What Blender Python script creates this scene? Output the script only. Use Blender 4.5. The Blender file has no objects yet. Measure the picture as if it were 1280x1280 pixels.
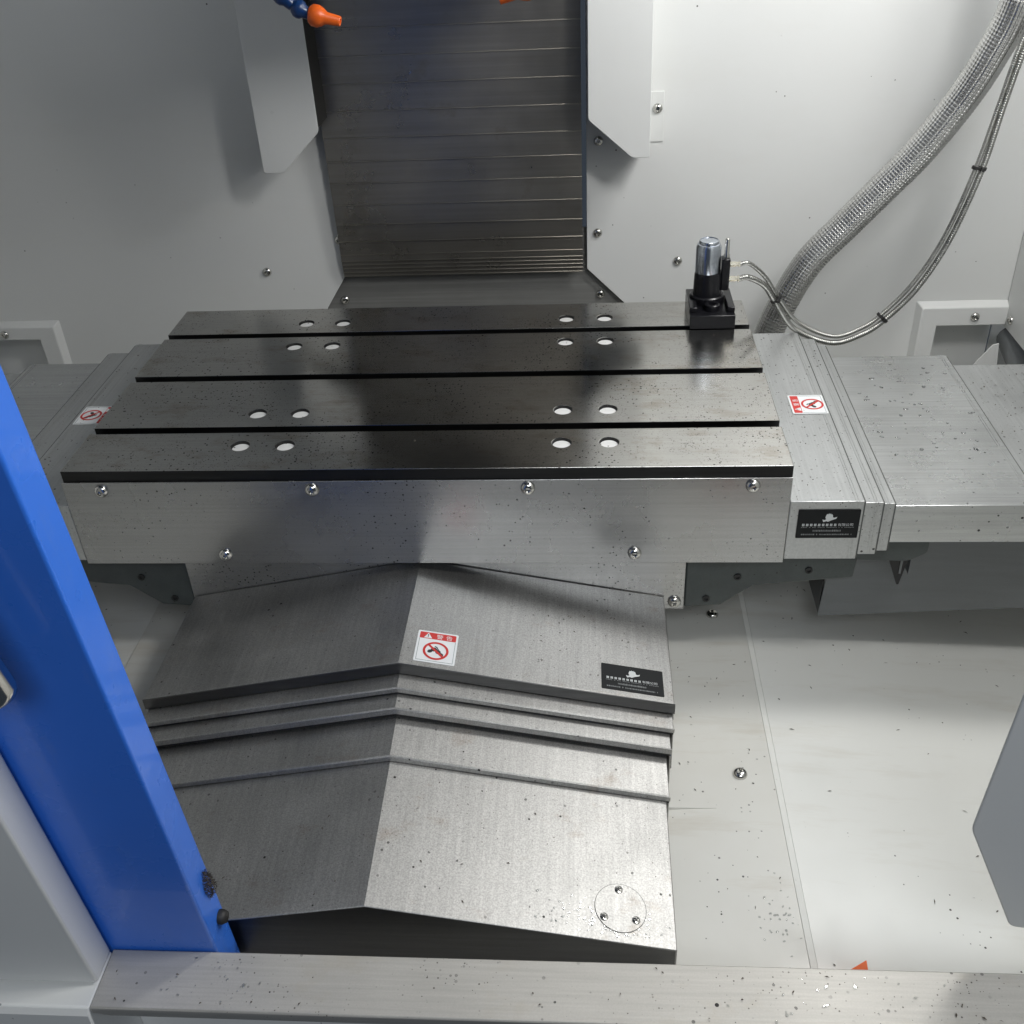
import bpy, bmesh, math, random
from mathutils import Vector, Matrix, Quaternion
random.seed(7)
S = bpy.context.scene
COL = S.collection
R = math.radians

# ---------------------------------------------------------------- camera, world, lights, exposure
cam = bpy.data.cameras.new('camera'); cam_o = bpy.data.objects.new('camera', cam); COL.objects.link(cam_o)
cam.sensor_width = 36.0; cam.lens = 36.476; cam.clip_start = 0.02; cam.clip_end = 60
cam_o.location = (0.2322, -1.1813, 0.7275)
cam_o.rotation_euler = (0.977416, 0.046395, 0.059141)
S.camera = cam_o

W = bpy.data.worlds.new('World'); S.world = W; W.use_nodes = True
bg = W.node_tree.nodes['Background']
bg.inputs[0].default_value = (0.62, 0.77, 1.0, 1); bg.inputs[1].default_value = 0.055

def area(name, loc, target, sx, sy, power, col):
    L = bpy.data.lights.new(name, 'AREA'); L.shape = 'RECTANGLE'; L.size = sx; L.size_y = sy
    L.energy = power; L.color = col
    o = bpy.data.objects.new(name, L); COL.objects.link(o)
    o.location = loc
    o.rotation_euler = (Vector(target) - Vector(loc)).to_track_quat('-Z', 'Y').to_euler()
    return o
# the machine's own two work lamps high on the right-hand side
area('work_lamp', (0.88, 0.28, 0.98), (0.10, 0.00, -0.25), 0.16, 0.45, 8.4, (1.0, 0.99, 0.965))
area('work_lamp', (0.90, -0.50, 1.12), (0.15, 0.10, -0.2), 0.16, 0.45, 13.0, (1.0, 0.99, 0.97))
# the workshop's daylight coming in through the open door, behind the photographer
area('workshop_light', (0.9, -3.0, 2.6), (0.0, -0.4, 0.0), 2.2, 1.0, 50, (0.92, 0.96, 1.0))

S.view_settings.view_transform = 'Standard'; S.view_settings.look = 'None'
S.view_settings.exposure = 0.0; S.view_settings.gamma = 1.0
S.view_settings.use_curve_mapping = False
S.cycles.max_bounces = 8; S.cycles.diffuse_bounces = 4; S.cycles.glossy_bounces = 5
S.cycles.caustics_reflective = False; S.cycles.caustics_refractive = False
S.cycles.sample_clamp_indirect = 6

# ---------------------------------------------------------------- materials
class NT:
    def __init__(s, name):
        s.m = bpy.data.materials.new(name); s.m.use_nodes = True
        s.t = s.m.node_tree; s.b = s.t.nodes['Principled BSDF']
        s.tc = s.t.nodes.new('ShaderNodeTexCoord')
    def n(s, typ, **kw):
        x = s.t.nodes.new(typ)
        for k, v in kw.items():
            if k in ('operation', 'blend_type', 'data_type', 'feature', 'distance', 'noise_dimensions'): setattr(x, k, v)
            else: x.inputs[k].default_value = v
        return x
    def l(s, a, b): s.t.links.new(a, b)
    def coord(s, scale=(1, 1, 1), rot=(0, 0, 0)):
        mp = s.n('ShaderNodeMapping'); mp.inputs['Scale'].default_value = scale; mp.inputs['Rotation'].default_value = rot
        s.l(s.tc.outputs['Object'], mp.inputs[0]); return mp.outputs[0]
    def noise(s, scale, detail=4, rough=0.55, stretch=(1, 1, 1), rot=(0, 0, 0)):
        x = s.n('ShaderNodeTexNoise', Scale=scale, Detail=detail, Roughness=rough)
        s.l(s.coord(stretch, rot), x.inputs['Vector']); return x.outputs['Fac']
    def ramp(s, v, a, b, ca=0.0, cb=1.0):
        x = s.n('ShaderNodeMapRange'); x.clamp = True
        x.inputs['From Min'].default_value = a; x.inputs['From Max'].default_value = b
        x.inputs['To Min'].default_value = ca; x.inputs['To Max'].default_value = cb
        s.l(v, x.inputs['Value']); return x.outputs[0]
    def math(s, op, a, b):
        x = s.n('ShaderNodeMath', operation=op)
        for i, v in enumerate((a, b)):
            if isinstance(v, (int, float)): x.inputs[i].default_value = v
            else: s.l(v, x.inputs[i])
        return x.outputs[0]
    def mix(s, fac, a, b):
        x = s.t.nodes.new('ShaderNodeMix'); x.data_type = 'RGBA'
        for i, v in ((0, fac), (6, a), (7, b)):
            if isinstance(v, (int, float)): x.inputs[i].default_value = v
            elif isinstance(v, tuple): x.inputs[i].default_value = (*v, 1)
            else: s.l(v, x.inputs[i])
        return x.outputs[2]
    def dots(s, scale, size, share, cluster=6.0, cth=0.5, stretch=(1, 1, 1)):
        """irregular specks: 1 inside a speck"""
        v = s.n('ShaderNodeTexVoronoi', Scale=scale, Randomness=1.0)
        s.l(s.coord(stretch), v.inputs['Vector'])
        sep = s.n('ShaderNodeSeparateColor'); s.l(v.outputs['Color'], sep.inputs[0])
        on = s.math('LESS_THAN', sep.outputs[0], share)
        rad = s.math('MULTIPLY', sep.outputs[1], size)
        d = s.math('LESS_THAN', v.outputs['Distance'], rad)
        c = s.ramp(s.noise(cluster, 3), cth - 0.06, cth + 0.08)
        return s.math('MULTIPLY', s.math('MULTIPLY', on, d), c)
    def set(s, k, v):
        if isinstance(v, (int, float)): s.b.inputs[k].default_value = v
        elif isinstance(v, tuple): s.b.inputs[k].default_value = (*v, 1) if len(v) == 3 else v
        else: s.l(v, s.b.inputs[k])
    def bump(s, h, strength, dist=0.001, prev=None):
        b = s.n('ShaderNodeBump', Strength=strength, Distance=dist); s.l(h, b.inputs['Height'])
        if prev is not None: s.l(prev, b.inputs['Normal'])
        return b.outputs[0]

def M_plain(name, col, rough, metal=0.0, spec=0.5, coat=0.0):
    n = NT(name); n.set('Base Color', col); n.set('Roughness', rough); n.set('Metallic', metal)
    n.b.inputs['Specular IOR Level'].default_value = spec; n.b.inputs['Coat Weight'].default_value = coat
    return n.m

def M_paint(name, col, dirt=0.25, rough=0.34, dirtcol=(0.42, 0.35, 0.24), speck=0.1, th=0.5):
    n = NT(name)
    big = n.ramp(n.noise(3.2, 5, 0.6), 0.45, 0.75)
    c = n.mix(n.math('MULTIPLY', big, dirt * 0.35), col, dirtcol)
    st = n.ramp(n.noise(8, 6, 0.65, (0.35, 2.0, 1)), 0.55, 0.78)
    c = n.mix(n.math('MULTIPLY', st, dirt), c, dirtcol)
    d = n.dots(190, 0.30, speck, 5, th)
    c = n.mix(d, c, (0.05, 0.045, 0.04))
    n.set('Base Color', c)
    n.set('Roughness', n.ramp(n.noise(14, 4), 0.3, 0.7, rough - 0.07, rough + 0.12))
    h = n.noise(260, 2); n.set('Normal', n.bump(h, 0.07, 0.0006))
    return n.m

def M_steel(name, col=(0.55, 0.55, 0.54), rough=0.36, brush=(6, 260, 260), grain=0.0, specks=0.0, stain=0.0, var=0.18,
            staincol=(0.20, 0.125, 0.06), wet=0.0, cth=0.5, sscale=190, metal=1.0, ssize=0.36, sth=0.58):
    n = NT(name)
    br = n.noise(1.0, 3, 0.6, brush)
    big = n.noise(5.5, 5, 0.6)
    dark = tuple(x * (1 - var * 1.5) for x in col); lite = tuple(min(1, x * (1 + var)) for x in col)
    c = n.mix(n.ramp(n.math('ADD', n.math('MULTIPLY', br, 0.6), n.math('MULTIPLY', big, 0.55)), 0.35, 0.8), dark, lite)
    nrm = n.bump(br, 0.05, 0.0005)
    r = n.ramp(big, 0.3, 0.7, rough - 0.06, rough + 0.08)
    if grain:
        g = n.noise(520, 2, 0.7)
        c = n.mix(n.math('MULTIPLY', n.ramp(g, 0.35, 0.65), grain), c, tuple(x * 0.45 for x in col))
        nrm = n.bump(g, 0.10 * grain + 0.04, 0.0006, nrm)
    if stain:
        sn = n.ramp(n.noise(11, 6, 0.7, (1, 1.7, 1)), sth, sth + 0.16)
        c = n.mix(n.math('MULTIPLY', sn, stain), c, staincol)
        r = n.math('ADD', r, n.math('MULTIPLY', sn, 0.12 * stain))
    met = None
    if specks:
        d = n.dots(sscale, ssize, specks, 7, cth)
        c = n.mix(d, c, (0.014, 0.012, 0.010)); met = d
        d2 = n.dots(sscale * 2.1, ssize, specks * 1.2, 9, cth)
        c = n.mix(n.math('MULTIPLY', d2, 0.8), c, (0.06, 0.05, 0.04))
    n.set('Base Color', c); n.set('Roughness', r); n.set('Normal', nrm)
    if met is not None: n.set('Metallic', n.math('SUBTRACT', metal, n.math('MULTIPLY', met, metal)))
    else: n.set('Metallic', metal)
    return n.m

MAT = {}
MAT['white'] = M_paint('white_enamel', (0.73, 0.74, 0.73), 0.06, 0.36, speck=0.012, th=0.55)
MAT['whitefin'] = M_paint('white_enamel_guard', (0.72, 0.73, 0.72), 0.03, 0.34, speck=0.0)
MAT['pan'] = M_paint('soiled_white_enamel', (0.78, 0.785, 0.75), 0.28, 0.38, speck=0.05, th=0.54)
MAT['ledge'] = M_paint('stained_white_enamel', (0.71, 0.705, 0.66), 0.50, 0.36, speck=0.12, th=0.5)
MAT['table'] = M_steel('ground_cast_iron', (0.53, 0.52, 0.495), 0.16, (4, 420, 420), 0.0, 0.55, 0.40, 0.12, (0.24, 0.175, 0.09), cth=0.47, sscale=230, sth=0.52)
_t = MAT['table'].node_tree; _b = _t.nodes['Principled BSDF']; _t.links.remove(_b.inputs['Metallic'].links[0]); _b.inputs['Metallic'].default_value = 1.0
MAT['tableside'] = M_steel('dark_side_iron', (0.05, 0.05, 0.05), 0.4, (6, 120, 120), var=0.2)  # darker iron for the table's sides, slot walls and hole walls
MAT['plate'] = M_steel('brushed_plate', (0.46, 0.46, 0.455), 0.25, (3, 60, 260), 0.12, 0.30, 0.0, 0.10, cth=0.52, sscale=250, metal=0.9)
MAT['xcover'] = M_steel('brushed_stainless', (0.55, 0.56, 0.56), 0.36, (260, 5, 200), 0.12, 0.16, 0.0, 0.12, cth=0.52, metal=0.85)
MAT['xmain'] = M_steel('brushed_stainless_wet', (0.60, 0.61, 0.61), 0.26, (5, 260, 200), 0.05, 0.05, 0.0, 0.14, cth=0.56, metal=0.85)
MAT['ycover'] = M_steel('matt_stainless', (0.52, 0.515, 0.50), 0.49, (240, 8, 60), 0.55, 0.06, 0.34, 0.15, (0.24, 0.15, 0.07), cth=0.5)
MAT['hem'] = M_steel('dark_hem_and_end_shade', (0.125, 0.125, 0.125), 0.36, (8, 200, 200), 0.1, var=0.15)
MAT['zcover'] = M_steel('oily_way_cover_steel', (0.30, 0.285, 0.26), 0.30, (3, 3, 110), 0.0, 0.0, 0.40, 0.12, (0.13, 0.105, 0.07), metal=0.86)
MAT['foot'] = M_steel('dull_foot_plate_steel', (0.30, 0.30, 0.29), 0.45, (4, 4, 200), var=0.15, metal=0.45)
MAT['zlip'] = M_steel('bright_lip_steel', (0.44, 0.41, 0.36), 0.34, (4, 200, 200), var=0.15)
MAT['sill'] = M_steel('sill_stainless', (0.52, 0.505, 0.47), 0.57, (7, 240, 200), 0.10, 0.16, 0.25, 0.10, (0.42, 0.36, 0.26), cth=0.5, sscale=170, metal=0.45)
MAT['chrome'] = M_plain('polished_screw_steel', (0.62, 0.61, 0.58), 0.14, 1.0)
MAT['socket'] = M_plain('dark_socket', (0.03, 0.03, 0.03), 0.5, 0.3)
MAT['cast'] = M_steel('dark_green_grey_enamel', (0.075, 0.088, 0.085), 0.42, (30, 30, 30), 0.25, 0.10, 0.0, 0.2, metal=0.0)
MAT['tray'] = M_steel('grey_tray_sheet', (0.17, 0.18, 0.185), 0.42, (8, 80, 80), 0.1, var=0.08, metal=0.15)
MAT['black'] = M_plain('black_anodised', (0.008, 0.008, 0.010), 0.24, 0.0, 0.4)
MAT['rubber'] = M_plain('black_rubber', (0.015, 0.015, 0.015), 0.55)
MAT['wiper'] = M_plain('grey_wiper_rubber', (0.10, 0.105, 0.10), 0.6)
MAT['silver'] = M_steel('turned_steel', (0.58, 0.62, 0.68), 0.2, (5, 5, 500), var=0.1)
MAT['nickel'] = M_plain('nickel_fitting', (0.66, 0.63, 0.53), 0.25, 1.0)
MAT['braid'] = M_steel('stainless_braid', (0.60, 0.595, 0.58), 0.25, (60, 60, 60), var=0.12)
MAT['conduit'] = M_steel('steel_conduit', (0.42, 0.42, 0.40), 0.28, (90, 90, 90), var=0.25)
n = NT('blue_enamel'); bl = n.ramp(n.noise(6, 4), 0.4, 0.75)
sm = n.ramp(n.noise(14, 6, 0.7, (1.5, 1.5, 0.4)), 0.58, 0.8)
n.set('Base Color', n.mix(n.math('MULTIPLY', sm, 0.14), n.mix(n.math('MULTIPLY', bl, 0.25), (0.036, 0.18, 0.76), (0.032, 0.14, 0.58)), (0.30, 0.34, 0.42)))
n.set('Roughness', n.ramp(n.noise(22, 3), 0.3, 0.7, 0.24, 0.36)); n.set('Normal', n.bump(n.noise(220, 2), 0.14, 0.0006))
n.b.inputs['Coat Weight'].default_value = 0.25; MAT['blue'] = n.m
MAT['orange'] = M_plain('orange_plastic', (0.80, 0.13, 0.012), 0.38)
MAT['locblue'] = M_plain('dark_blue_plastic', (0.006, 0.035, 0.13), 0.3)
MAT['plug'] = M_paint('white_plug', (0.70, 0.70, 0.69), 0.5, 0.45, (0.30, 0.27, 0.22), speck=0.25, th=0.4)
MAT['vinyl'] = M_plain('white_vinyl', (0.76, 0.78, 0.79), 0.3)
MAT['red'] = M_plain('red_print', (0.55, 0.025, 0.02), 0.32)
MAT['ink'] = M_plain('black_print', (0.02, 0.02, 0.02), 0.35)
MAT['inkline'] = M_plain('grey_print', (0.20, 0.24, 0.25), 0.4)
MAT['labelblack'] = M_plain('black_label_vinyl', (0.008, 0.009, 0.010), 0.5, 0.0, 0.25)
MAT['labelwhite'] = M_plain('pale_label_print', (0.62, 0.64, 0.64), 0.4)
MAT['labeldim'] = M_plain('dim_label_print', (0.20, 0.21, 0.21), 0.4)
MAT['chip'] = M_plain('dark_metal_chip', (0.075, 0.058, 0.042), 0.5, 0.0)
MAT['swarf'] = M_plain('matted_swarf', (0.05, 0.04, 0.03), 0.45, 0.5)
MAT['headpaint'] = M_plain('grey_blue_head_enamel', (0.55, 0.57, 0.60), 0.4)
n = NT('water')
gl = n.n('ShaderNodeBsdfGlossy'); gl.inputs['Roughness'].default_value = 0.04; tp = n.n('ShaderNodeBsdfTransparent'); tp.inputs[0].default_value = (0.93, 0.94, 0.94, 1)
fz = n.n('ShaderNodeFresnel'); fz.inputs[0].default_value = 1.45; mx = n.n('ShaderNodeMixShader')
n.l(fz.outputs[0], mx.inputs[0]); n.l(tp.outputs[0], mx.inputs[1]); n.l(gl.outputs[0], mx.inputs[2])
n.l(mx.outputs[0], n.t.nodes['Material Output'].inputs[0]); MAT['water'] = n.m

# ---------------------------------------------------------------- mesh helpers
class MB:
    def __init__(s): s.v = []; s.f = []; s.uv = None
    def add(s, vs, fs):
        k = len(s.v); s.v += [tuple(p) for p in vs]; s.f += [tuple(i + k for i in f) for f in fs]; return s
    def box(s, x0, x1, y0, y1, z0, z1):
        return s.add([(x0, y0, z0), (x1, y0, z0), (x1, y1, z0), (x0, y1, z0), (x0, y0, z1), (x1, y0, z1), (x1, y1, z1), (x0, y1, z1)],
                     [(0, 3, 2, 1), (4, 5, 6, 7), (0, 1, 5, 4), (1, 2, 6, 5), (2, 3, 7, 6), (3, 0, 4, 7)])
    def loft(s, A, B):
        n = len(A); fs = [tuple(range(n))[::-1], tuple(range(n, 2 * n))]
        fs += [(i, (i + 1) % n, n + (i + 1) % n, n + i) for i in range(n)]
        return s.add(list(A) + list(B), fs)
    def shell(s, A, B):
        # A, B: closed open-profile outlines, first half outer, second half inner in reverse order
        n = len(A); h = n // 2; fs = []
        for i in range(h - 1):
            q = (i, i + 1, n - 2 - i, n - 1 - i); fs.append(q[::-1]); fs.append(tuple(n + k for k in q))
        fs += [(i, (i + 1) % n, n + (i + 1) % n, n + i) for i in range(n)]
        return s.add(list(A) + list(B), fs)
    def prism(s, poly, axis, a, b):
        if axis == 'x': g = lambda p, t: (t, p[0], p[1])
        elif axis == 'y': g = lambda p, t: (p[0], t, p[1])
        else: g = lambda p, t: (p[0], p[1], t)
        return s.loft([g(p, a) for p in poly], [g(p, b) for p in poly])
    def lathe(s, prof, c=(0, 0, 0), d=(0, 0, 1), n=24):
        q = Vector((0, 0, 1)).rotation_difference(Vector(d)); c = Vector(c); vs = []; fs = []
        for (r, z) in prof:
            for i in range(n):
                a = 2 * math.pi * i / n
                vs.append(c + q @ Vector((r * math.cos(a), r * math.sin(a), z)))
        for j in range(len(prof) - 1):
            for i in range(n):
                fs.append((j * n + i, j * n + (i + 1) % n, (j + 1) * n + (i + 1) % n, (j + 1) * n + i))
        fs.append(tuple(range(n))[::-1]); fs.append(tuple((len(prof) - 1) * n + i for i in range(n)))
        return s.add(vs, fs)
    def tube(s, pts, rad, n=12, rfun=None):
        P = [Vector(p) for p in pts]; T = [(P[min(i + 1, len(P) - 1)] - P[max(i - 1, 0)]).normalized() for i in range(len(P))]
        u = T[0].orthogonal().normalized(); vs = []; L = 0; fs = []
        for i, p in enumerate(P):
            if i:
                L += (P[i] - P[i - 1]).length
                u = T[i - 1].rotation_difference(T[i]) @ u
            u = (u - T[i] * u.dot(T[i])).normalized(); w = T[i].cross(u)
            for k in range(n):
                a = 2 * math.pi * k / n
                r = rad if rfun is None else rfun(L, k / n)
                vs.append(p + (u * math.cos(a) + w * math.sin(a)) * r)
        for i in range(len(P) - 1):
            for k in range(n):
                fs.append((i * n + k, i * n + (k + 1) % n, (i + 1) * n + (k + 1) % n, (i + 1) * n + k))
        fs.append(tuple(range(n))[::-1]); fs.append(tuple((len(P) - 1) * n + k for k in range(n)))
        return s.add(vs, fs)
    def mesh(s, name, mat, smooth=30):
        me = bpy.data.meshes.new(name); me.from_pydata(s.v, [], s.f)
        bm = bmesh.new(); bm.from_mesh(me); bmesh.ops.recalc_face_normals(bm, faces=bm.faces); bm.to_mesh(me); bm.free()
        if mat: me.materials.append(MAT[mat])
        if smooth:
            for p in me.polygons: p.use_smooth = True
            me.set_sharp_from_angle(angle=R(smooth))
        return me
    def build(s, name, mat, parent=None, bevel=0.0, smooth=30, seg=2):
        return link(name, s.mesh(name, mat, smooth), parent, bevel, seg)

def setparent(o, parent):
    o.parent = parent
    o.matrix_parent_inverse = Matrix.Translation(-WORLD[parent.name])
WORLD = {}
def link(name, me, parent=None, bevel=0.0, seg=2, loc=(0, 0, 0), rot=(0, 0, 0)):
    o = bpy.data.objects.new(name, me); COL.objects.link(o)
    o.location = loc; o.rotation_euler = rot
    if bevel:
        b = o.modifiers.new('bevel', 'BEVEL'); b.width = bevel; b.segments = seg; b.limit_method = 'ANGLE'; b.angle_limit = R(35)
    pl = Vector((0, 0, 0))
    if parent is not None: setparent(o, parent)
    WORLD[o.name] = Vector(loc)
    return o
def thing(name, loc, label, cat, group=None):
    o = bpy.data.objects.new(name, None); COL.objects.link(o); o.location = loc; o.empty_display_size = 0.05
    WORLD[o.name] = Vector(loc); tag(o, label, cat, group); return o
def tag(o, label=None, cat=None, group=None, kind=None):
    if label: o['label'] = label
    if cat: o['category'] = cat
    if group: o['group'] = group
    if kind: o['kind'] = kind
    return o

# button-head screw, shared by every place that shows one
def screw_mesh(r=0.009, h=0.0055):
    m = MB().lathe([(r, 0), (r, h * .2), (r * .93, h * .5), (r * .74, h * .82), (r * .45, h), (r * .40, h), (r * .36, h * .45), (0.0001, h * .42)], n=20)
    return m.mesh('screw', 'chrome', 40)
SCREW = screw_mesh(); SCREW_BIG = screw_mesh(0.0098, 0.007)
ROT = {'-y': (R(90), 0, 0), '+z': (0, 0, 0), '-x': (0, R(-90), 0)}
def screw(parent, p, d='-y', me=None, spin=None):
    rot = ROT[d] if isinstance(d, str) else d
    return link('screw', me or SCREW, parent, loc=p, rot=rot)

# ================================================================ the setting
# back wall: two white panels either side of the column cover, with the chamfered lower corners
YW = 0.80
bw = thing('back_wall', (0, YW, -0.4), 'white enamelled sheet-metal back wall of the machine', 'wall'); del bw['category']; del bw['label']; bw['kind'] = 'structure'
MB().prism([(-0.905, -0.50), (-0.33, -0.50), (-0.305, -0.102), (-0.2585, -0.034), (-0.2585, 1.15), (-1.10, 1.15), (-1.10, -0.123), (-0.905, -0.123)], 'y', YW, YW + 0.003).build('wall_panel', 'white', bw, 0.0008)
MB().prism([(0.905, -0.50), (0.33, -0.50), (0.303, -0.103), (0.229, -0.030), (0.229, 1.15), (1.056, 1.15), (1.056, -0.122), (0.905, -0.122)], 'y', YW, YW + 0.003).build('wall_panel', 'white', bw, 0.0008)
# steel foot plate behind the opening
MB().box(-0.36, 0.36, YW + 0.012, YW + 0.016, -0.5, 0.05).build('foot_plate', 'foot', bw)
for p in ((-0.4177, YW, -0.0216), (0.4068, YW, -0.0181), (0.2515, YW, 0.2163), (0.25, YW, 0.0423), (0.3586, YW - 0.0025, 0.2708), (-0.2606, YW, 0.041)):
    screw(bw, p)
screw(bw, (-0.269, YW + 0.012, -0.09)); screw(bw, (0.256, YW + 0.012, -0.088))
# small slotted tab beside the right-hand guard
MB().box(0.340, 0.370, YW - 0.0025, YW, 0.212, 0.30).build('tab', 'whitefin', bw, 0.0006)
# raised frames round the two openings low in the corners, with their pockets
def recess(sx, x0, xi, x1, zt, zi):
    d = 0.016
    A = MB(); X = lambda *a: [(sx * p[0], p[1]) for p in a]
    poly = X((x0, -0.5), (x0, zt), (x1, zt), (x1, zi), (xi, zi), (xi, -0.5))
    out = X((x0 - 0.010, -0.5), (x0 - 0.010, zt + 0.010), (x1, zt + 0.010), (x1, zi), (xi, zi), (xi, -0.5))
    A.loft([(p[0], YW - d, p[1]) for p in poly], [(p[0], YW, p[1]) for p in out])
    fr = A.build('recess_frame', 'white', bw, 0.002)
    B = MB()
    B.box(min(sx * xi, sx * x1), max(sx * xi, sx * x1), YW + 0.055, YW + 0.058, -0.5, zi + 0.02)
    B.box(min(sx * (xi - .002), sx * xi), max(sx * (xi - .002), sx * xi), YW, YW + 0.056, -0.5, zi)
    B.box(min(sx * xi, sx * x1), max(sx * xi, sx * x1), YW + 0.0, YW + 0.056, zi, zi + 0.002)
    B.build('pocket', 'white', bw)
    return fr
recess(1, 0.890, 0.923, 1.056, -0.122, -0.160); recess(-1, 0.893, 0.930, 1.10, -0.126, -0.154)
screw(bw, (0.9937, YW - 0.016, -0.1416)); screw(bw, (-1.004, YW - 0.016, -0.141))

rw = thing('right_wall', (1.056, 0.2, -0.4), '', ''); rw['kind'] = 'structure'
for k in ('label', 'category'):
    if k in rw: del rw[k]
MB().prism([(-0.60, -0.60), (0.20, -0.60), (0.20, -0.165), (YW, -0.165), (YW, 1.15), (-0.60, 1.15)], 'x', 1.056, 1.059).build('wall_panel', 'white', rw, 0.0008)
screw(rw, (1.056, 0.765, -0.142), '-x')
# rounded pipe cover seen through the opening in the corner
P = MB(); P.tube([(1.085, 0.62, -0.235), (1.085, 0.70, -0.225), (1.082, 0.76, -0.205), (1.08, 0.80, -0.19)], 0.030, 16); P.build('pipe_cover', 'tray', rw)
MB().prism([(0.975, -0.27), (1.000, -0.232), (1.028, -0.190), (1.040, -0.186), (1.05, -0.27)], 'y', 0.755, 0.758).build('flange', 'white', rw, 0.0006)
MB().box(1.17, 1.173, 0.15, 0.88, -0.60, 0.05).build('outer_panel', 'white', rw)
MB().box(1.06, 1.17, 0.858, 0.861, -0.60, 0.05).build('end_panel', 'white', rw)
lw = thing('left_wall', (-1.10, 0.2, -0.4), '', ''); lw['kind'] = 'structure'
for k in ('label', 'category'):
    if k in lw: del lw[k]
MB().box(-1.103, -1.10, -0.50, YW, -0.60, 1.15).build('wall_panel', 'white', lw)

# floor: flat ledge round the slideway, sloping chip pans either side
ZF = -0.36
fl = thing('floor', (0, 0, ZF - 0.05), '', ''); fl['kind'] = 'structure'
for k in ('label', 'category'):
    if k in fl: del fl[k]
MB().box(-0.50, 0.476, -0.556, YW, ZF - 0.003, ZF).build('ledge_sheet', 'ledge', fl, 0.0008)
MB().loft([(0.322, -0.2690, ZF + 0.0003), (0.322, -0.2600, ZF + 0.0003), (0.396, -0.2650, ZF + 0.0003)],
          [(0.322, -0.2680, ZF + 0.0040), (0.322, -0.2610, ZF + 0.0040), (0.394, -0.2650, ZF + 0.0006)]).build('seam_bead', 'ledge', fl)
def slope(xa, za, xb, zb, y0, y1, t=0.003):
    return MB().loft([(xa, y0, za), (xb, y0, zb), (xb, y0, zb - t), (xa, y0, za - t)], [(xa, y1, za), (xb, y1, zb), (xb, y1, zb - t), (xa, y1, za - t)])
slope(0.4765, ZF - 0.001, 0.485, ZF - 0.0045, -0.556, YW).build('fold', 'pan', fl)
slope(0.4854, ZF - 0.0048, 1.056, ZF - 0.055, -0.556, YW).build('chip_pan', 'pan', fl)
slope(-0.501, ZF - 0.004, -1.10, ZF - 0.05, -0.556, YW).build('chip_pan', 'pan', fl)
for p in ((0.4319, -0.2069, ZF), (0.428, 0.128, ZF)): screw(fl, p, '+z', SCREW_BIG)
# front apron under the door sill
MB().box(-1.10, 1.056, -0.560, -0.557, -0.62, -0.262).build('apron', 'white', fl)

# ================================================================ column way cover and its guards
zc = thing('telescopic_cover', (-0.019, 0.79, -0.031), 'tall oily dark steel slatted cover running up the back wall', 'machine cover', 'telescopic way covers')
ZS = [-0.0309, -0.0226, -0.0144, -0.0063, 0.0018, 0.0148, 0.0419, 0.0764, 0.1149, 0.157, 0.198, 0.241, 0.2884, 0.3358, 0.382, 0.4281]
while ZS[-1] < 1.05: ZS.append(ZS[-1] + 0.0465)
for i, z in enumerate(ZS):
    y = 0.792 - 0.0013 * i if i > 4 else 0.7905 - 0.0013 * i
    zt = ZS[i + 1] + 0.03 if i + 1 < len(ZS) else 1.10
    s_ = MB().box(-0.2585, 0.2205, y, y + 0.0011, z, zt).build('slat', 'zcover', zc, 0.0)
    MB().box(-0.2588, 0.2208, y - 0.0012, y - 0.0002, z - 0.0006, z + 0.0012).build('lip', 'zlip', s_, 0.0004)

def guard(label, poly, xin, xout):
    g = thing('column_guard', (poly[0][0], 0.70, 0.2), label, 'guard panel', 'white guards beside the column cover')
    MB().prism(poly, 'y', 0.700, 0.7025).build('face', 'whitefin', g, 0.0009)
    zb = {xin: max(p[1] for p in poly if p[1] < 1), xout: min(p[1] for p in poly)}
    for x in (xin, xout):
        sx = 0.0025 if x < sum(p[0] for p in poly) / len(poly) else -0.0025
        MB().box(min(x, x + sx), max(x, x + sx), 0.7025, 0.7995 if x == xout else 0.778, zb[x], 1.1).build('return_flange' if x == xout else 'dark_inner_flange', 'whitefin' if x == xout else 'rubber', g, 0.0006)  # inner flange takes the dark rubber material, a dark line beside the slats
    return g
def rc(pts, r, n=4):   # round the corners of a polygon
    out = []
    for i, p in enumerate(pts):
        a = Vector(pts[i - 1]); b = Vector(p); c = Vector(pts[(i + 1) % len(pts)])
        d1 = (a - b).normalized(); d2 = (c - b).normalized(); rr = min(r, (a - b).length * .4, (c - b).length * .4)
        p1 = b + d1 * rr; p2 = b + d2 * rr
        for k in range(n + 1):
            t = k / n; q = p1 * (1 - t) ** 2 + b * 2 * t * (1 - t) + p2 * t * t; out.append((q.x, q.y))
    return out
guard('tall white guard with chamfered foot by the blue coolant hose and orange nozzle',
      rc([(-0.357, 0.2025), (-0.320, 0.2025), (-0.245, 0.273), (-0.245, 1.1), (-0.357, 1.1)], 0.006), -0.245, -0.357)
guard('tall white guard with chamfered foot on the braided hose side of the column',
      rc([(0.341, 0.2105), (0.310, 0.2105), (0.2325, 0.278), (0.2325, 1.1), (0.341, 1.1)], 0.006), 0.2325, 0.341)

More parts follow.
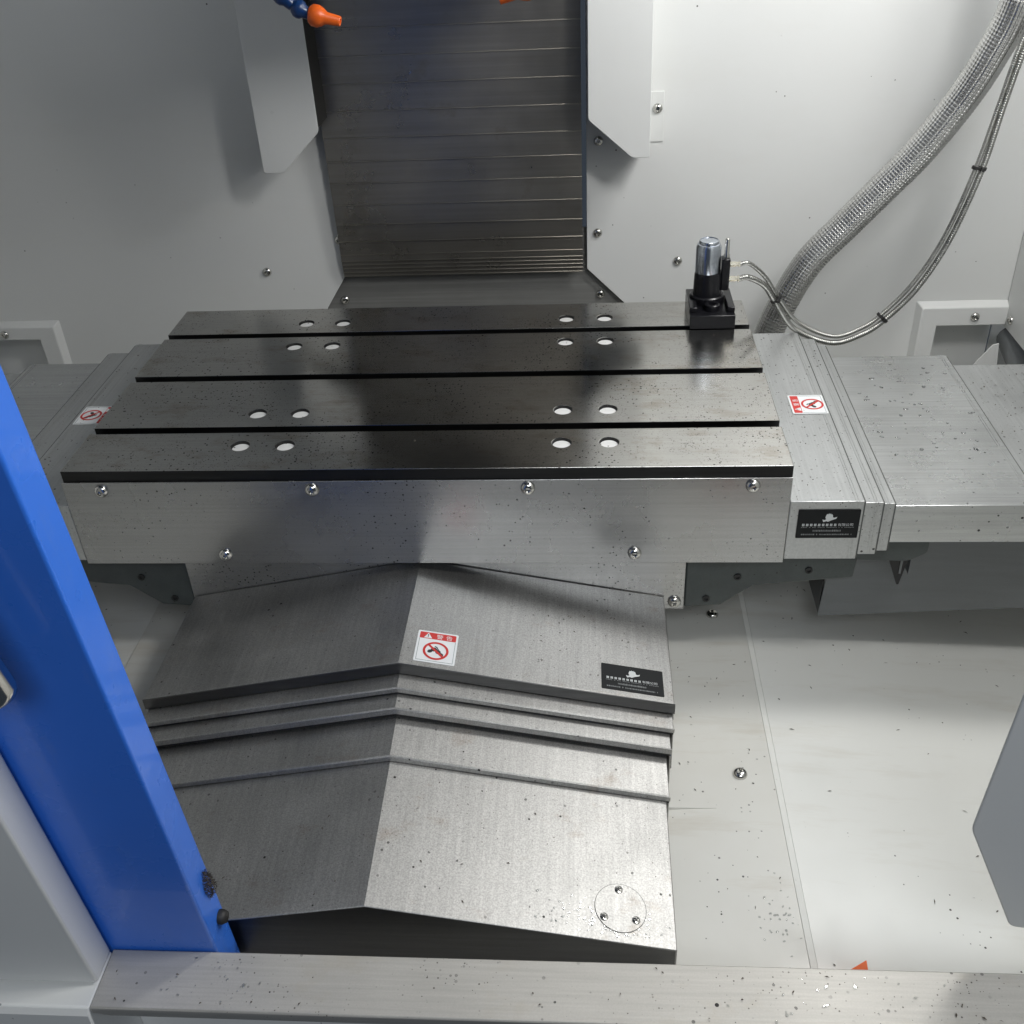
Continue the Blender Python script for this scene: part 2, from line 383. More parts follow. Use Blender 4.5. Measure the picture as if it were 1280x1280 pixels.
# ================================================================ saddle
sd = thing('saddle', (0, 0.05, -0.27), 'dark green-grey cast saddle with steel front plate under the table', 'machine saddle')
MB().box(-0.3695, 0.3695, 0.0230, 0.0262, -0.2615, -0.150).build('front_plate', 'plate', sd, 0.0008)
for sx in (-1, 1):
    screw(sd, (sx * 0.3555, 0.0230, -0.247), '-y', SCREW_BIG)
    pl = [(0.3700, -0.160), (0.612, -0.160), (0.609, -0.207), (0.468, -0.222), (0.424, -0.258), (0.3700, -0.262)]
    w = MB().prism([(sx * p[0], p[1]) for p in pl], 'y', 0.0275, 0.10).build('wing', 'cast', sd, 0.003)
    for q in ((0.445, -0.205), (0.545, -0.193), (0.402, -0.245)):
        MB().lathe([(0.0055, 0), (0.0055, 0.002), (0.003, 0.0022), (0.003, 0.0006), (0.0001, 0.0006)], (sx * q[0], 0.0275, q[1]), (0, -1, 0), 14).build('bolt', 'socket', sd)
MB().box(-0.325, 0.325, 0.0268, 0.50, -0.35, -0.066).build('body', 'cast', sd, 0.004)

# ================================================================ table
tb = thing('work_table', (0, 0.275, -0.06), 'long ground-iron machine table with three T-slots and round white plugs', 'work table')
D = 0.554; sl = (0.1125, 0.2800, 0.4415); hw = 0.0090
pr = [(0.0, -0.064), (0.0, 0.0)]
for c in sl:
    pr += [(c - hw, 0.0), (c - hw, -0.022), (c - 0.016, -0.022), (c - 0.016, -0.036), (c + 0.016, -0.036), (c + 0.016, -0.022), (c + hw, -0.022), (c + hw, 0.0)]
pr += [(D, 0.0), (D, -0.064)]
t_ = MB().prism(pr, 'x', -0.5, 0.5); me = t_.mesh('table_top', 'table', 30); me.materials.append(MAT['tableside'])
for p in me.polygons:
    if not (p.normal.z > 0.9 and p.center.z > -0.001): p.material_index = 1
HOLES = [(x, y) for y in (0.066, 0.161, 0.396, 0.490) for x in (-0.2625, -0.1975, 0.1935, 0.2590)]
cut = MB()
for (x, y) in HOLES: cut.lathe([(0.0134, -0.007), (0.0134, 0.01)], (x, y, 0), n=32)
raw = link('raw', me); cutter = link('cutter', cut.mesh('cutter', 'tableside', 0))
bo = raw.modifiers.new('holes', 'BOOLEAN'); bo.object = cutter; bo.operation = 'DIFFERENCE'; bo.solver = 'EXACT'
bo.material_mode = 'TRANSFER'
me2 = bpy.data.meshes.new_from_object(raw.evaluated_get(bpy.context.evaluated_depsgraph_get()))
bpy.data.objects.remove(raw); bpy.data.objects.remove(cutter)
for p in me2.polygons: p.use_smooth = False
link('table_top', me2, tb, 0.0010)
for (x, y) in HOLES:
    MB().lathe([(0.0131, -0.0066), (0.0131, -0.0048), (0.0122, -0.0040), (0.0001, -0.0037)], (x, y, 0), n=32).build('plug', 'plug', tb, 0, 40)
fp = MB().box(-0.502, 0.5, -0.0035, -0.0008, -0.1565, -0.0168).build('front_plate', 'plate', tb, 0.0008)
for (x, z) in ((-0.447, -0.0298), (-0.148, -0.030), (0.1488, -0.0296), (0.4486, -0.0285), (-0.292, -0.1398), (0.2941, -0.1388)):
    screw(tb, (x, -0.0035, z), '-y', SCREW_BIG)
MB().box(-0.5, 0.5, D + 0.0005, D + 0.003, -0.15, -0.017).build('rear_plate', 'plate', tb)

# ================================================================ X-axis covers either side of the table
def ushell(x0, x1, y0, y1, zt, zb, t=0.0018):
    pr = [(y0, zb), (y0, zt), (y1, zt), (y1, zb), (y1 - t, zb), (y1 - t, zt - t), (y0 + t, zt - t), (y0 + t, zb)]
    return MB().shell([(x0, y, z) for y, z in pr], [(x1, y, z) for y, z in pr])
def xcover(sx, segs, label):
    r = thing('telescopic_cover', (sx * 0.75, 0.25, -0.15), label, 'machine cover', 'telescopic way covers')
    for i, (a, b, y0, y1, zt, zb, mat) in enumerate(segs):
        lap = 0.0 if i == 0 else -0.03
        xa, xb = (a + lap, b) if sx > 0 else (-b, -(a + lap))
        s_ = ushell(xa, xb, y0, y1, zt, zb).build('cover_segment', mat, r, 0.0016, 30, 3)
        if i + 1 < len(segs):
            e = sx * b
            wp = ushell(min(e, e + sx * 0.0022), max(e, e + sx * 0.0022), y0 + 0.0012, y1 - 0.0012, zt - 0.0012, zb + 0.002, 0.004)
            wp.build('wiper', 'wiper', s_, 0.0005)
            for o_ in (0.007, 0.0105):
                hb = sx * (b - o_)
                ushell(hb - 0.0006, hb + 0.0006, y0 - 0.0005, y1 + 0.0005, zt + 0.0006, zb + 0.001, 0.0012).build('fold_line', mat, s_)
    return r
xr = xcover(1, [(0.5005, 0.598, -0.0030, 0.535, -0.0550, -0.1505, 'xcover'), (0.598, 0.624, -0.0005, 0.517, -0.0590, -0.1445, 'xcover'),
                (0.624, 0.640, 0.0020, 0.500, -0.0625, -0.1405, 'xcover'), (0.640, 0.8345, 0.0050, 0.462, -0.0680, -0.1285, 'xmain'),
                (0.8345, 1.054, 0.0085, 0.440, -0.0760, -0.1215, 'xcover')],
            'wet brushed stainless sliding cover between the table and the small framed opening below the hose')
xl = xcover(-1, [(0.5025, 0.602, -0.0030, 0.535, -0.0550, -0.1505, 'xcover'), (0.602, 0.645, 0.0000, 0.510, -0.0600, -0.1445, 'xcover'),
                 (0.645, 0.785, 0.0040, 0.482, -0.0665, -0.1350, 'xmain'), (0.785, 1.095, 0.0080, 0.462, -0.0740, -0.1285, 'xmain')],
            'shaded stainless sliding cover between the table and the blue door post')

# chip tray hanging under the right-hand cover
tr = thing('chip_tray', (0.8, 0.06, -0.3), 'grey folded sheet tray hanging below the wet stainless cover', 'tray')
MB().prism([(0.586, -0.130), (1.050, -0.130), (1.050, -0.278), (0.5755, -0.3035)], 'y', 0.058, 0.061).build('front_sheet', 'tray', tr, 0.0006)
MB().prism([(0.0615, -0.150), (0.0615, -0.302), (0.165, -0.300), (0.165, -0.150)], 'x', 0.5765, 0.5790).build('end_gusset', 'black', tr)
MB().box(0.586, 1.05, 0.0612, 0.30, -0.1335, -0.1305).build('top_sheet', 'tray', tr)
for k in range(2):
    MB().box(0.5755, 0.5763, 0.075 + 0.026 * k, 0.084 + 0.026 * k, -0.222, -0.165).build('slot', 'pan', tr)
MB().prism([(0.646, -0.152), (0.684, -0.152), (0.674, -0.218), (0.671, -0.218)], 'y', 0.026, 0.029).build('bracket', 'black', tr)
MB().box(0.6845, 0.687, 0.026, 0.045, -0.20, -0.152).build('bracket_edge', 'tray', tr)
MB().box(0.6705, 0.6735, 0.0248, 0.0258, -0.198, -0.172).build('slot', 'tray', tr)
MB().prism(rc([(0.604, -0.130), (0.604, -0.164), (0.676, -0.166), (0.700, -0.152), (0.700, -0.130)], 0.006), 'y', 0.012, 0.057).build('cover_support', 'cast', tr, 0.001)

# ================================================================ Y-axis roof-shaped cover
RX = -0.0137; SLOPE = 0.195
yc = thing('telescopic_cover', (RX, -0.25, -0.36), 'ridged roof-shaped stainless cover stepping down towards the door sill', 'machine cover', 'telescopic way covers')
YSEG = [  # y_back, y_front, ridge z back, ridge z front, half width, lip height, skirt
    (0.0215, -0.200, -0.1690, -0.1680, 0.3535, 0.0165, 0.030),
    (-0.120, -0.2255, -0.1845, -0.1870, 0.3515, 0.0065, 0.075),
    (-0.160, -0.2500, -0.1955, -0.1985, 0.3470, 0.0088, 0.066),
    (-0.200, -0.3085, -0.2120, -0.2215, 0.3420, 0.0070, 0.066),
    (-0.240, -0.5030, -0.2240, -0.2450, 0.3385, 0.0, 0.060)]
def roof(y, zr, hw, sk, t, dz=0.0):
    ze = zr - SLOPE * hw
    o = [(RX - hw, ze - sk), (RX - hw, ze), (RX, zr), (RX + hw, ze), (RX + hw, ze - sk), (RX + hw - t, ze - sk), (RX + hw - t, ze - t), (RX, zr - t), (RX - hw + t, ze - t), (RX - hw + t, ze - sk)]
    return [(p[0], y, p[1] + dz) for p in o]
for i, (yb, yf, zb, zf, hw_, lip, sk) in enumerate(YSEG):
    s_ = MB().shell(roof(yf, zf, hw_, sk, 0.002), roof(yb, zb, hw_, sk, 0.002)).build('cover_segment', 'ycover', yc, 0.0016, 20, 3)
    ze = zf - SLOPE * hw_
    if lip:
        q = [(RX - hw_ - .0012, ze - lip), (RX - hw_ - .0012, ze + .0004), (RX, zf + .0006), (RX + hw_ + .0012, ze + .0004), (RX + hw_ + .0012, ze - lip), (RX, zf - lip)]
        MB().prism(q, 'y', yf - 0.0022, yf - 0.0002).build('hem', 'hem' if i == 0 else 'ycover', s_, 0.0007)
        if i:
            q2 = [(RX - hw_, ze - lip - .004), (RX - hw_, ze - lip), (RX, zf - lip), (RX + hw_, ze - lip), (RX + hw_, ze - lip - .004), (RX, zf - lip - .004)]
            MB().prism(q2, 'y', yf - 0.0005, yf + 0.0015).build('wiper', 'rubber', s_)
    else:
        q = [(RX - hw_, ZF + .002), (RX - hw_, ze - .0004), (RX, zf - .0004), (RX + hw_, ze - .0004), (RX + hw_, ZF + .002)]
        MB().prism(q, 'y', yf + 0.0004, yf + 0.0024).build('end_face', 'hem', s_, 0.0006)  # the hem's dark steel puts this end's shade into its colour
def Y1(x, y, h=0.0):   # point on the first segment's roof
    return Vector((x, y, -0.1685 - SLOPE * abs(x - RX) + h))
def Y5(x, y, h=0.0):
    t = (y + 0.503) / 0.263
    return Vector((x, y, -0.2450 + 0.021 * t - SLOPE * abs(x - RX) + h))
# round cover plate with its three cross-head screws
dn = Vector((SLOPE, -0.08, 1)).normalized()
disc = MB().lathe([(0.0290, 0.0001), (0.0290, 0.0007), (0.0001, 0.00075)], Y5(0.2640, -0.4620), dn, 40).build('round_plate', 'ycover', yc, 0, 15)
q = MB().lathe([(0.0296, 0.0001), (0.0296, 0.0005), (0.0291, 0.0005), (0.0291, 0.0001)], Y5(0.2640, -0.4620), dn, 48).build('plate_edge', 'wiper', disc, 0, 30)
for (x, y) in ((0.2625, -0.4400), (0.2455, -0.4755), (0.2810, -0.4745)):
    c = Y5(x, y, 0.0008)
    sc = MB().lathe([(0.0048, 0), (0.0046, 0.0008), (0.0030, 0.0014), (0.0001, 0.0015)], c, dn, 18).build('plate_screw', 'chrome', disc, 0, 40)
    q = MB(); c2 = c + dn * 0.0014
    a = random.random()
    for k in range(2):
        u = Vector((math.cos(a + k * math.pi / 2), math.sin(a + k * math.pi / 2), -SLOPE * math.cos(a + k * math.pi / 2))).normalized() * 0.0029
        w = dn.cross(u).normalized() * 0.0006
        q.loft([c2 - u - w, c2 + u - w, c2 + u + w, c2 - u + w], [p + dn * 0.0003 for p in (c2 - u - w, c2 + u - w, c2 + u + w, c2 - u + w)])
    q.build('cross_slot', 'socket', disc)

# ================================================================ stickers
def text_mesh(body, size):
    cu = bpy.data.curves.new('text', 'FONT'); cu.body = body; cu.size = size; cu.align_x = 'LEFT'
    o = bpy.data.objects.new('text', cu); COL.objects.link(o)
    dg = bpy.context.evaluated_depsgraph_get(); me = bpy.data.meshes.new_from_object(o.evaluated_get(dg))
    vs = [v.co.copy() for v in me.vertices]; fs = [tuple(p.vertices) for p in me.polygons]
    bpy.data.objects.remove(o); bpy.data.curves.remove(cu); bpy.data.meshes.remove(me)
    return vs, fs
class Flat:   # draws thin print on a plane
    def __init__(s, O, ux, uy):
        s.O = Vector(O); s.ux = Vector(ux).normalized(); s.uy = Vector(uy).normalized(); s.n = s.ux.cross(s.uy).normalized()
    def p(s, x, y, h): return s.O + s.ux * x + s.uy * y + s.n * h
    def poly(s, mb, pts, h0, h1): mb.loft([s.p(x, y, h0) for x, y in pts], [s.p(x, y, h1) for x, y in pts])
    def ell(s, mb, cx, cy, a, b, rot, h0, h1, n=18):
        s.poly(mb, [(cx + a * math.cos(t) * math.cos(rot) - b * math.sin(t) * math.sin(rot), cy + a * math.cos(t) * math.sin(rot) + b * math.sin(t) * math.cos(rot)) for t in [2 * math.pi * k / n for k in range(n)]], h0, h1)
    def text(s, mb, body, x, y, size, h, sx=1.0):
        vs, fs = text_mesh(body, size); mb.add([s.p(x + v.x * sx, y + v.y, h) for v in vs], fs)
def warning(parent, O, ux, uy, w=0.054, hgt=0.060):
    F = Flat(O, ux, uy)
    b = MB(); F.poly(b, rc([(0, 0), (w, 0), (w, hgt), (0, hgt)], 0.0025), 0.0001, 0.0006)
    st = b.build('warning_sticker', 'vinyl', parent); st['label'] = 'white warning sticker with red band and barred footprints'
    h0, h1 = 0.0006, 0.0008; m = 0.0028
    q = MB(); F.poly(q, rc([(m, hgt - 0.0150), (w - m, hgt - 0.0150), (w - m, hgt - m), (m, hgt - m)], 0.0015), h0, h1); q.build('red_band', 'red', st)
    q = MB()
    for (x0, x1, y0, y1) in ((m, m + .0006, m, hgt - .0152), (w - m - .0006, w - m, m, hgt - .0152), (m, w - m, m, m + .0006)):
        F.poly(q, [(x0, y0), (x1, y0), (x1, y1), (x0, y1)], h0, h1)
    q.build('border', 'inkline', st)
    q = MB(); F.poly(q, [(0.0085, hgt - 0.0140), (0.0195, hgt - 0.0140), (0.0140, hgt - 0.0042)], h1, h1 + .0002); q.build('triangle', 'vinyl', st)
    q = MB(); F.poly(q, [(0.01345, hgt - 0.0105), (0.01455, hgt - 0.0105), (0.0148, hgt - 0.0070), (0.0132, hgt - 0.0070)], h1 + .0002, h1 + .0003)
    F.ell(q, 0.0140, hgt - 0.0120, 0.0007, 0.0007, 0, h1 + .0002, h1 + .0003, 10); q.build('exclamation', 'ink', st)
    q = MB(); F.text(q, '警', 0.0250, hgt - 0.0128, 0.0092, h1 + .0001); F.text(q, '告', 0.0375, hgt - 0.0128, 0.0092, h1 + .0001); q.build('lettering', 'vinyl', st, 0, 0)
    cx, cy, ra, rb = w * .5, (hgt - .0152) * .5 + .0005, 0.0170, 0.0138
    q = MB()
    for (ox, oy, rot) in ((-0.0045, 0.0012, -0.9), (0.0046, -0.0030, 0.75)):
        c, s2 = math.cos(rot), math.sin(rot)
        g = lambda x, y: (cx + ox + x * c - y * s2, cy + oy + x * s2 + y * c)
        F.ell(q, *g(0, 0.0022), 0.0036, 0.0040, rot, h0, h1); F.ell(q, *g(0.0003, -0.0040), 0.0028, 0.0036, rot, h0, h1)
        for k in range(5): F.ell(q, *g(-0.0034 + 0.0017 * k, 0.0078 - 0.0004 * (k - 1.5) ** 2), 0.0010 - 0.0001 * k, 0.0011, rot, h0, h1, 10)
    q.build('footprints', 'ink', st)
    q = MB(); n_ = 40; o_ = []; i_ = []
    for k in range(n_):
        t = 2 * math.pi * k / n_; o_.append((cx + ra * math.cos(t), cy + ra * math.sin(t))); i_.append((cx + rb * math.cos(t), cy + rb * math.sin(t)))
    for k in range(n_): F.poly(q, [o_[k], o_[(k + 1) % n_], i_[(k + 1) % n_], i_[k]], h1, h1 + .0002)
    d = 0.0105; e = 0.0011
    F.poly(q, [(cx - d - e, cy + d - e), (cx - d + e, cy + d + e), (cx + d + e, cy - d + e), (cx + d - e, cy - d - e)], h1, h1 + .0002)
    q.build('barred_ring', 'red', st)
    return st
def blacklabel(parent, O, ux, uy, w=0.083, hgt=0.048, only=None):
    F = Flat(O, ux, uy); b = MB(); F.poly(b, rc([(0, 0), (w, 0), (w, hgt), (0, hgt)], 0.0015), 0.0001, 0.0007)
    st = b.build('maker_label', 'labelblack', parent); st['label'] = 'black label with a white bird emblem and small lettering'
    h0, h1 = 0.0007, 0.0009
    bird = [(0.0, 0.0), (0.004, 0.0015), (0.0065, 0.0005), (0.011, 0.003), (0.0175, 0.0055), (0.0185, 0.0085), (0.0168, 0.0078), (0.0145, 0.0070), (0.0125, 0.0078),
            (0.0122, 0.0110), (0.0110, 0.0128), (0.0098, 0.0122), (0.0092, 0.0140), (0.0078, 0.0128), (0.0066, 0.0142), (0.0056, 0.0126), (0.0040, 0.0132), (0.0028, 0.0105), (0.0022, 0.0075), (0.0035, 0.0045), (0.0012, 0.0032), (-0.0016, 0.0042)]
    q = MB(); F.poly(q, [(0.0345 + x * .95, 0.0265 + y) for x, y in bird], h0, h1); q.build('bird_emblem', 'labelwhite', st)
    # the line of thirteen characters, only its last four legible, and two lines of small print as fine strokes
    q = MB(); rg = random.Random(3)
    for k in range(9):
        x = 0.0065 + k * 0.0053; y = 0.0200; c = 0.0036
        for j in range(3):
            yy = y + j * 0.0014; F.poly(q, [(x + rg.random() * .0006, yy), (x + c, yy), (x + c, yy + .0007), (x + rg.random() * .0006, yy + .0007)], h0, h1)
        for j in range(2):
            xx = x + 0.0008 + j * 0.0018; F.poly(q, [(xx, y), (xx + .0006, y), (xx + .0006, y + .0036), (xx, y + .0036)], h0, h1 + .00005)
    F.text(q, '有限公司', 0.0065 + 9 * 0.0053, 0.0202, 0.0050, h1, 1.05); q.build('lettering', 'labelwhite', st, 0, 0)
    q = MB()
    for (x0, x1, y, hh) in ((0.006, 0.076, 0.0172, .0012), (0.022, 0.060, 0.0108, .0030), (0.007, 0.077, 0.0050, .0022)):
        x = x0
        while x < x1:
            ww = 0.0006 + rg.random() * 0.0012
            F.poly(q, [(x, y), (x + ww, y), (x + ww, y + hh * (.6 + .4 * rg.random())), (x, y + hh)], h0, h1); x += ww + 0.0007 + (0.002 if rg.random() < .12 else 0)
    q.build('small_print', 'labeldim', st)
    return st
fx = Vector((1, 0, -SLOPE))
warning(yc, Y1(0.0035, -0.1915, 0.0003), fx, (0, 1, 0))
blacklabel(yc, Y1(0.2460, -0.1905, 0.0003), fx, (0, 1, 0))
warning(xr, (0.5965, 0.2385, -0.0547), (0, 1, 0), (-1, 0, 0), 0.060, 0.0535)
warning(xl, (-0.5965, 0.2925, -0.0547), (0, -1, 0), (1, 0, 0), 0.060, 0.0535)
blacklabel(xr, (0.5125, -0.0033, -0.1142), (1, 0, 0), (0, 0, 1), 0.0825, 0.0465)
blacklabel(xl, (-0.5980, -0.0033, -0.1142), (1, 0, 0), (0, 0, 1), 0.0780, 0.0465)

# ================================================================ tool setter on the table
ts = thing('tool_setter', (0.436, 0.48, 0.0), 'black tool setter with bright steel cylinder standing on the table end', 'tool setter')
MB().box(0.3990, 0.4735, 0.434, 0.530, 0.0002, 0.0240).build('base_block', 'black', ts, 0.0012)
MB().prism([(0.399, 0.0243), (0.412, 0.0243), (0.412, 0.033), (0.399, 0.033)], 'y', 0.447, 0.53).build('side_rail', 'black', ts, 0.0012)
MB().prism([(0.4615, 0.0243), (0.4735, 0.0243), (0.4735, 0.033), (0.4615, 0.033)], 'y', 0.447, 0.53).build('side_rail', 'black', ts, 0.0012)
bs = MB().lathe([(0.0125, 0), (0.0125, 0.009), (0.011, 0.0105), (0.0065, 0.0105), (0.006, 0.004), (0.0001, 0.004)], (0.437, 0.4600, 0.0243), n=28).build('cap_screw', 'black', ts, 0, 40)
bs = MB().lathe([(0.029, 0), (0.029, 0.012), (0.027, 0.014), (0.0235, 0.0142), (0.0225, 0.047), (0.0215, 0.052)], (0.4315, 0.4980, 0.0243), n=32).build('body', 'black', ts, 0, 40)
cy = MB().lathe([(0.0205, 0), (0.0208, 0.002), (0.0208, 0.042), (0.0185, 0.0475), (0.0165, 0.0485), (0.0165, 0.0520), (0.0155, 0.0535), (0.0140, 0.0540), (0.0138, 0.0530), (0.0001, 0.0532)], (0.4305, 0.4980, 0.0765), n=36).build('steel_cylinder', 'silver', ts, 0, 35)
MB().box(0.4525, 0.4665, 0.488, 0.508, 0.045, 0.100).build('valve_arm', 'black', ts, 0.002)
MB().lathe([(0.0055, 0), (0.0055, 0.004), (0.0042, 0.006), (0.0038, 0.030), (0.0028, 0.0315)], (0.4605, 0.4980, 0.1002), n=16).build('pin', 'chrome', ts, 0, 40)
for (z, r) in ((0.0875, 0.0048), (0.0620, 0.0052)):
    MB().lathe([(r, 0), (r, 0.010), (r * .8, 0.0105), (r * .8, 0.014), (r * 1.1, 0.0145), (r * 1.1, 0.0165)], (0.4667, 0.4980, z), (1, 0, 0), 8).build('hose_fitting', 'nickel', ts, 0, 20)

# ================================================================ hoses
def spline(pts, step):
    P = [Vector(p) for p in pts]; P = [P[0] * 2 - P[1]] + P + [P[-1] * 2 - P[-2]]; out = []
    for i in range(1, len(P) - 2):
        a, b, c, d = P[i - 1], P[i], P[i + 1], P[i + 2]; n_ = max(2, int((c - b).length / step))
        for k in range(n_):
            t = k / n_
            out.append(0.5 * ((2 * b) + (c - a) * t + (2 * a - 5 * b + 4 * c - d) * t * t + (3 * b - a - 3 * c + d) * t ** 3))
    out.append(P[-2]); return out
HR = 0.0262
hose_pts = [(0.528, 0.665, -0.355), (0.540, 0.660, -0.25), (0.5655, 0.655, -0.132), (0.587, 0.655, -0.061), (0.628, 0.655, 0.026), (0.689, 0.655, 0.098), (0.735, 0.652, 0.153), (0.789, 0.645, 0.221), (0.838, 0.63, 0.306), (0.866, 0.615, 0.376), (0.886, 0.60, 0.455), (0.90, 0.59, 0.60), (0.95, 0.60, 0.80), (1.05, 0.62, 0.95)]
NB = 30
def braid(L, v):
    a = math.pi * (L / 0.0058 + v * NB); b = math.pi * (L / 0.0058 - v * NB)
    return HR + 0.0010 * math.sin(a) * math.sin(b) * 1.0
hs = MB().tube(spline(hose_pts, 0.00145), HR, 128, braid).build('braided_hose', 'braid', None, 0, 180)
tag(hs, 'thick stainless braided hose sweeping up the white back wall', 'hose')
def ring(r, p):
    return lambda L, v: r * (1 + 0.10 * math.sin(2 * math.pi * (L / p + v)))
ca = [(0.4825, 0.498, 0.0875), (0.500, 0.503, 0.086), (0.530, 0.520, 0.056), (0.5575, 0.535, 0.014), (0.600, 0.545, -0.040), (0.664, 0.550, -0.0700), (0.7115, 0.553, -0.0570), (0.743, 0.556, -0.034), (0.7885, 0.558, 0.0215), (0.8275, 0.56, 0.1015), (0.8580, 0.562, 0.2155), (0.8765, 0.568, 0.314), (0.8930, 0.572, 0.405), (0.925, 0.58, 0.50), (0.98, 0.59, 0.62), (1.05, 0.60, 0.72)]
cb = [(0.4825, 0.498, 0.0620), (0.500, 0.504, 0.0615), (0.530, 0.518, 0.041), (0.5525, 0.531, 0.007), (0.5935, 0.541, -0.050), (0.662, 0.548, -0.0815), (0.7145, 0.553, -0.0690), (0.751, 0.556, -0.043), (0.7975, 0.558, 0.0135), (0.8375, 0.56, 0.0975), (0.8680, 0.562, 0.2125), (0.8840, 0.568, 0.312), (0.9010, 0.572, 0.402), (0.934, 0.58, 0.495), (0.99, 0.59, 0.61), (1.052, 0.60, 0.70)]
k1 = MB().tube(spline(ca, 0.0008), 0.0037, 10, ring(0.0037, 0.0032)).build('flexible_conduit', 'conduit', None, 0, 180)
tag(k1, 'thin steel conduit from the upper fitting of the tool setter', 'cable', 'conduits from the tool setter')
k2 = MB().tube(spline(cb, 0.0009), 0.0049, 10, ring(0.0049, 0.0036)).build('flexible_conduit', 'conduit', None, 0, 180)
tag(k2, 'thicker ribbed steel conduit from the lower fitting of the tool setter', 'cable', 'conduits from the tool setter')
TIE = ['black cable tie binding the conduits where they cross the braided hose', 'black cable tie on the conduits where they rise from their lowest bend', 'black cable tie high on the conduits above the framed opening']
SA, SB = spline(ca, 0.0008), spline(cb, 0.0009)
for lab, (x, z) in zip(TIE, ((0.5575, 0.012), (0.743, -0.036), (0.862, 0.2155))):
    pa = min(SA, key=lambda p: (p.x - x) ** 2 + (p.z - z) ** 2); i = SA.index(pa); pb = min(SB, key=lambda p: (p - pa).length)
    d = (SA[i + 4] - SA[i - 4]).normalized(); c = (pa + pb) / 2; u = (pb - pa); hl = u.length / 2; u.normalize(); w = d.cross(u).normalized()
    loop = []
    for k in range(24):
        t = 2 * math.pi * k / 24; loop.append((math.cos(t) * (hl + 0.0068), math.sin(t) * 0.0072))
    q = MB(); n_ = 24
    o1 = [c + u * a + w * b - d * 0.0025 for a, b in loop]; o2 = [c + u * a + w * b + d * 0.0025 for a, b in loop]
    q.loft(o1, o2)
    h = c + w * -0.0085 + u * 0.003
    q.loft([h + u * a + w * b - d * 0.003 for a, b in ((-.003, -.0025), (.003, -.0025), (.003, .0025), (-.003, .0025))], [h + u * a + w * b + d * 0.003 for a, b in ((-.003, -.0025), (.003, -.0025), (.003, .0025), (-.003, .0025))])
    q.tube([h - u * 0.004, h - u * 0.010 - w * 0.004, h - u * 0.013 - w * 0.009], 0.0009, 6)
    tag(q.build('cable_tie', 'rubber', None, 0.0003), lab, 'cable tie', 'cable ties on the conduits')

# ================================================================ spindle head (above the frame) and its coolant nozzles
sh = thing('spindle_head', (0.0, 0.30, 0.60), 'grey-blue spindle head carrying the coolant hoses above the table', 'spindle head')
MB().prism([(0.14, 0.76), (0.36, 0.74), (0.375, 0.565), (0.765, 0.565), (0.765, 1.10), (0.14, 1.10)], 'x', -0.19, 0.19).build('housing', 'headpaint', sh, 0.01)
MB().lathe([(0.085, 0.13), (0.085, 0.03), (0.060, 0.02), (0.055, 0.0)], (0.0, 0.28, 0.62), n=40).build('nose', 'zlip', sh, 0, 40)
def nozzle(label, path, tip):
    g = thing('coolant_nozzle', path[0], label, 'coolant nozzle', 'coolant nozzles under the spindle head')
    for i in range(len(path) - 1):
        a = Vector(path[i]); b = Vector(path[i + 1]); d = (b - a); L = d.length
        MB().lathe([(0.0070, 0.0), (0.0098, L * .18), (0.0104, L * .38), (0.0096, L * .55), (0.0072, L * .68), (0.0062, L * .98)], a, d.normalized(), 20).build('hose_link', 'locblue', g, 0, 50)
    a = Vector(path[-1]); d = (Vector(tip) - a).normalized(); L = (Vector(tip) - a).length
    MB().lathe([(0.0090, 0.0), (0.0118, L * .10), (0.0120, L * .28), (0.0098, L * .42), (0.0066, L * .55), (0.0055, L * .98), (0.0050, L), (0.0032, L), (0.0031, L * .85), (0.0001, L * .85)], a, d, 28).build('tip', 'orange', g, 0, 45)
    return g
nozzle('blue segmented coolant hose with an orange tip pointing across the dark column cover',
       [(-0.178, 0.165, 0.765), (-0.178, 0.160, 0.740), (-0.177, 0.150, 0.715), (-0.175, 0.139, 0.690), (-0.170, 0.128, 0.668), (-0.160, 0.117, 0.644), (-0.149, 0.110, 0.620), (-0.137, 0.105, 0.597), (-0.120, 0.102, 0.5745), (-0.1015, 0.101, 0.5565), (-0.0835, 0.1, 0.5475)], (-0.0485, 0.098, 0.5390))
nozzle('orange coolant tip just showing between the two white guards',
       [(0.172, 0.165, 0.765), (0.173, 0.160, 0.740), (0.175, 0.150, 0.715), (0.178, 0.1385, 0.690), (0.186, 0.128, 0.666), (0.191, 0.117, 0.641), (0.191, 0.110, 0.615), (0.186, 0.105, 0.589), (0.176, 0.102, 0.5665)], (0.134, 0.0985, 0.5545))

# ================================================================ door: sill, blue post, white front, right-hand corner
LEAN = -0.075     # the door front leans out towards the operator as it rises
sl_ = MB()
prf = [(-0.557, -0.252), (-0.557, -0.340), (-0.5585, -0.340), (-0.5585, -0.30), (-0.602, -0.30), (-0.6215, -0.262), (-0.6230, -0.2525), (-0.6215, -0.2505), (-0.5585, -0.2500)]
sill = MB().prism(prf, 'x', -0.2735, 0.660).build('door_sill', 'sill', None, 0.0014)
tag(sill, 'stained stainless door sill running below the roof-shaped cover', 'sill')
def lean(poly, z0, z1):   # poly in (x,y) at z=-0.25, extruded upward with the lean
    f = lambda z: [(x, y + LEAN * (z + 0.25), z) for x, y in poly]
    return MB().loft(f(z0), f(z1))
post = thing('door_post', (-0.25, -0.54, -0.33), 'bright blue enamelled door post standing on the stainless sill', 'door post')
lean([(-0.36, -0.5565), (-0.1624, -0.5565), (-0.1624, -0.5165), (-0.36, -0.5165)], -0.345, 0.75).build('post_body', 'blue', post, 0.003, 30, 3)
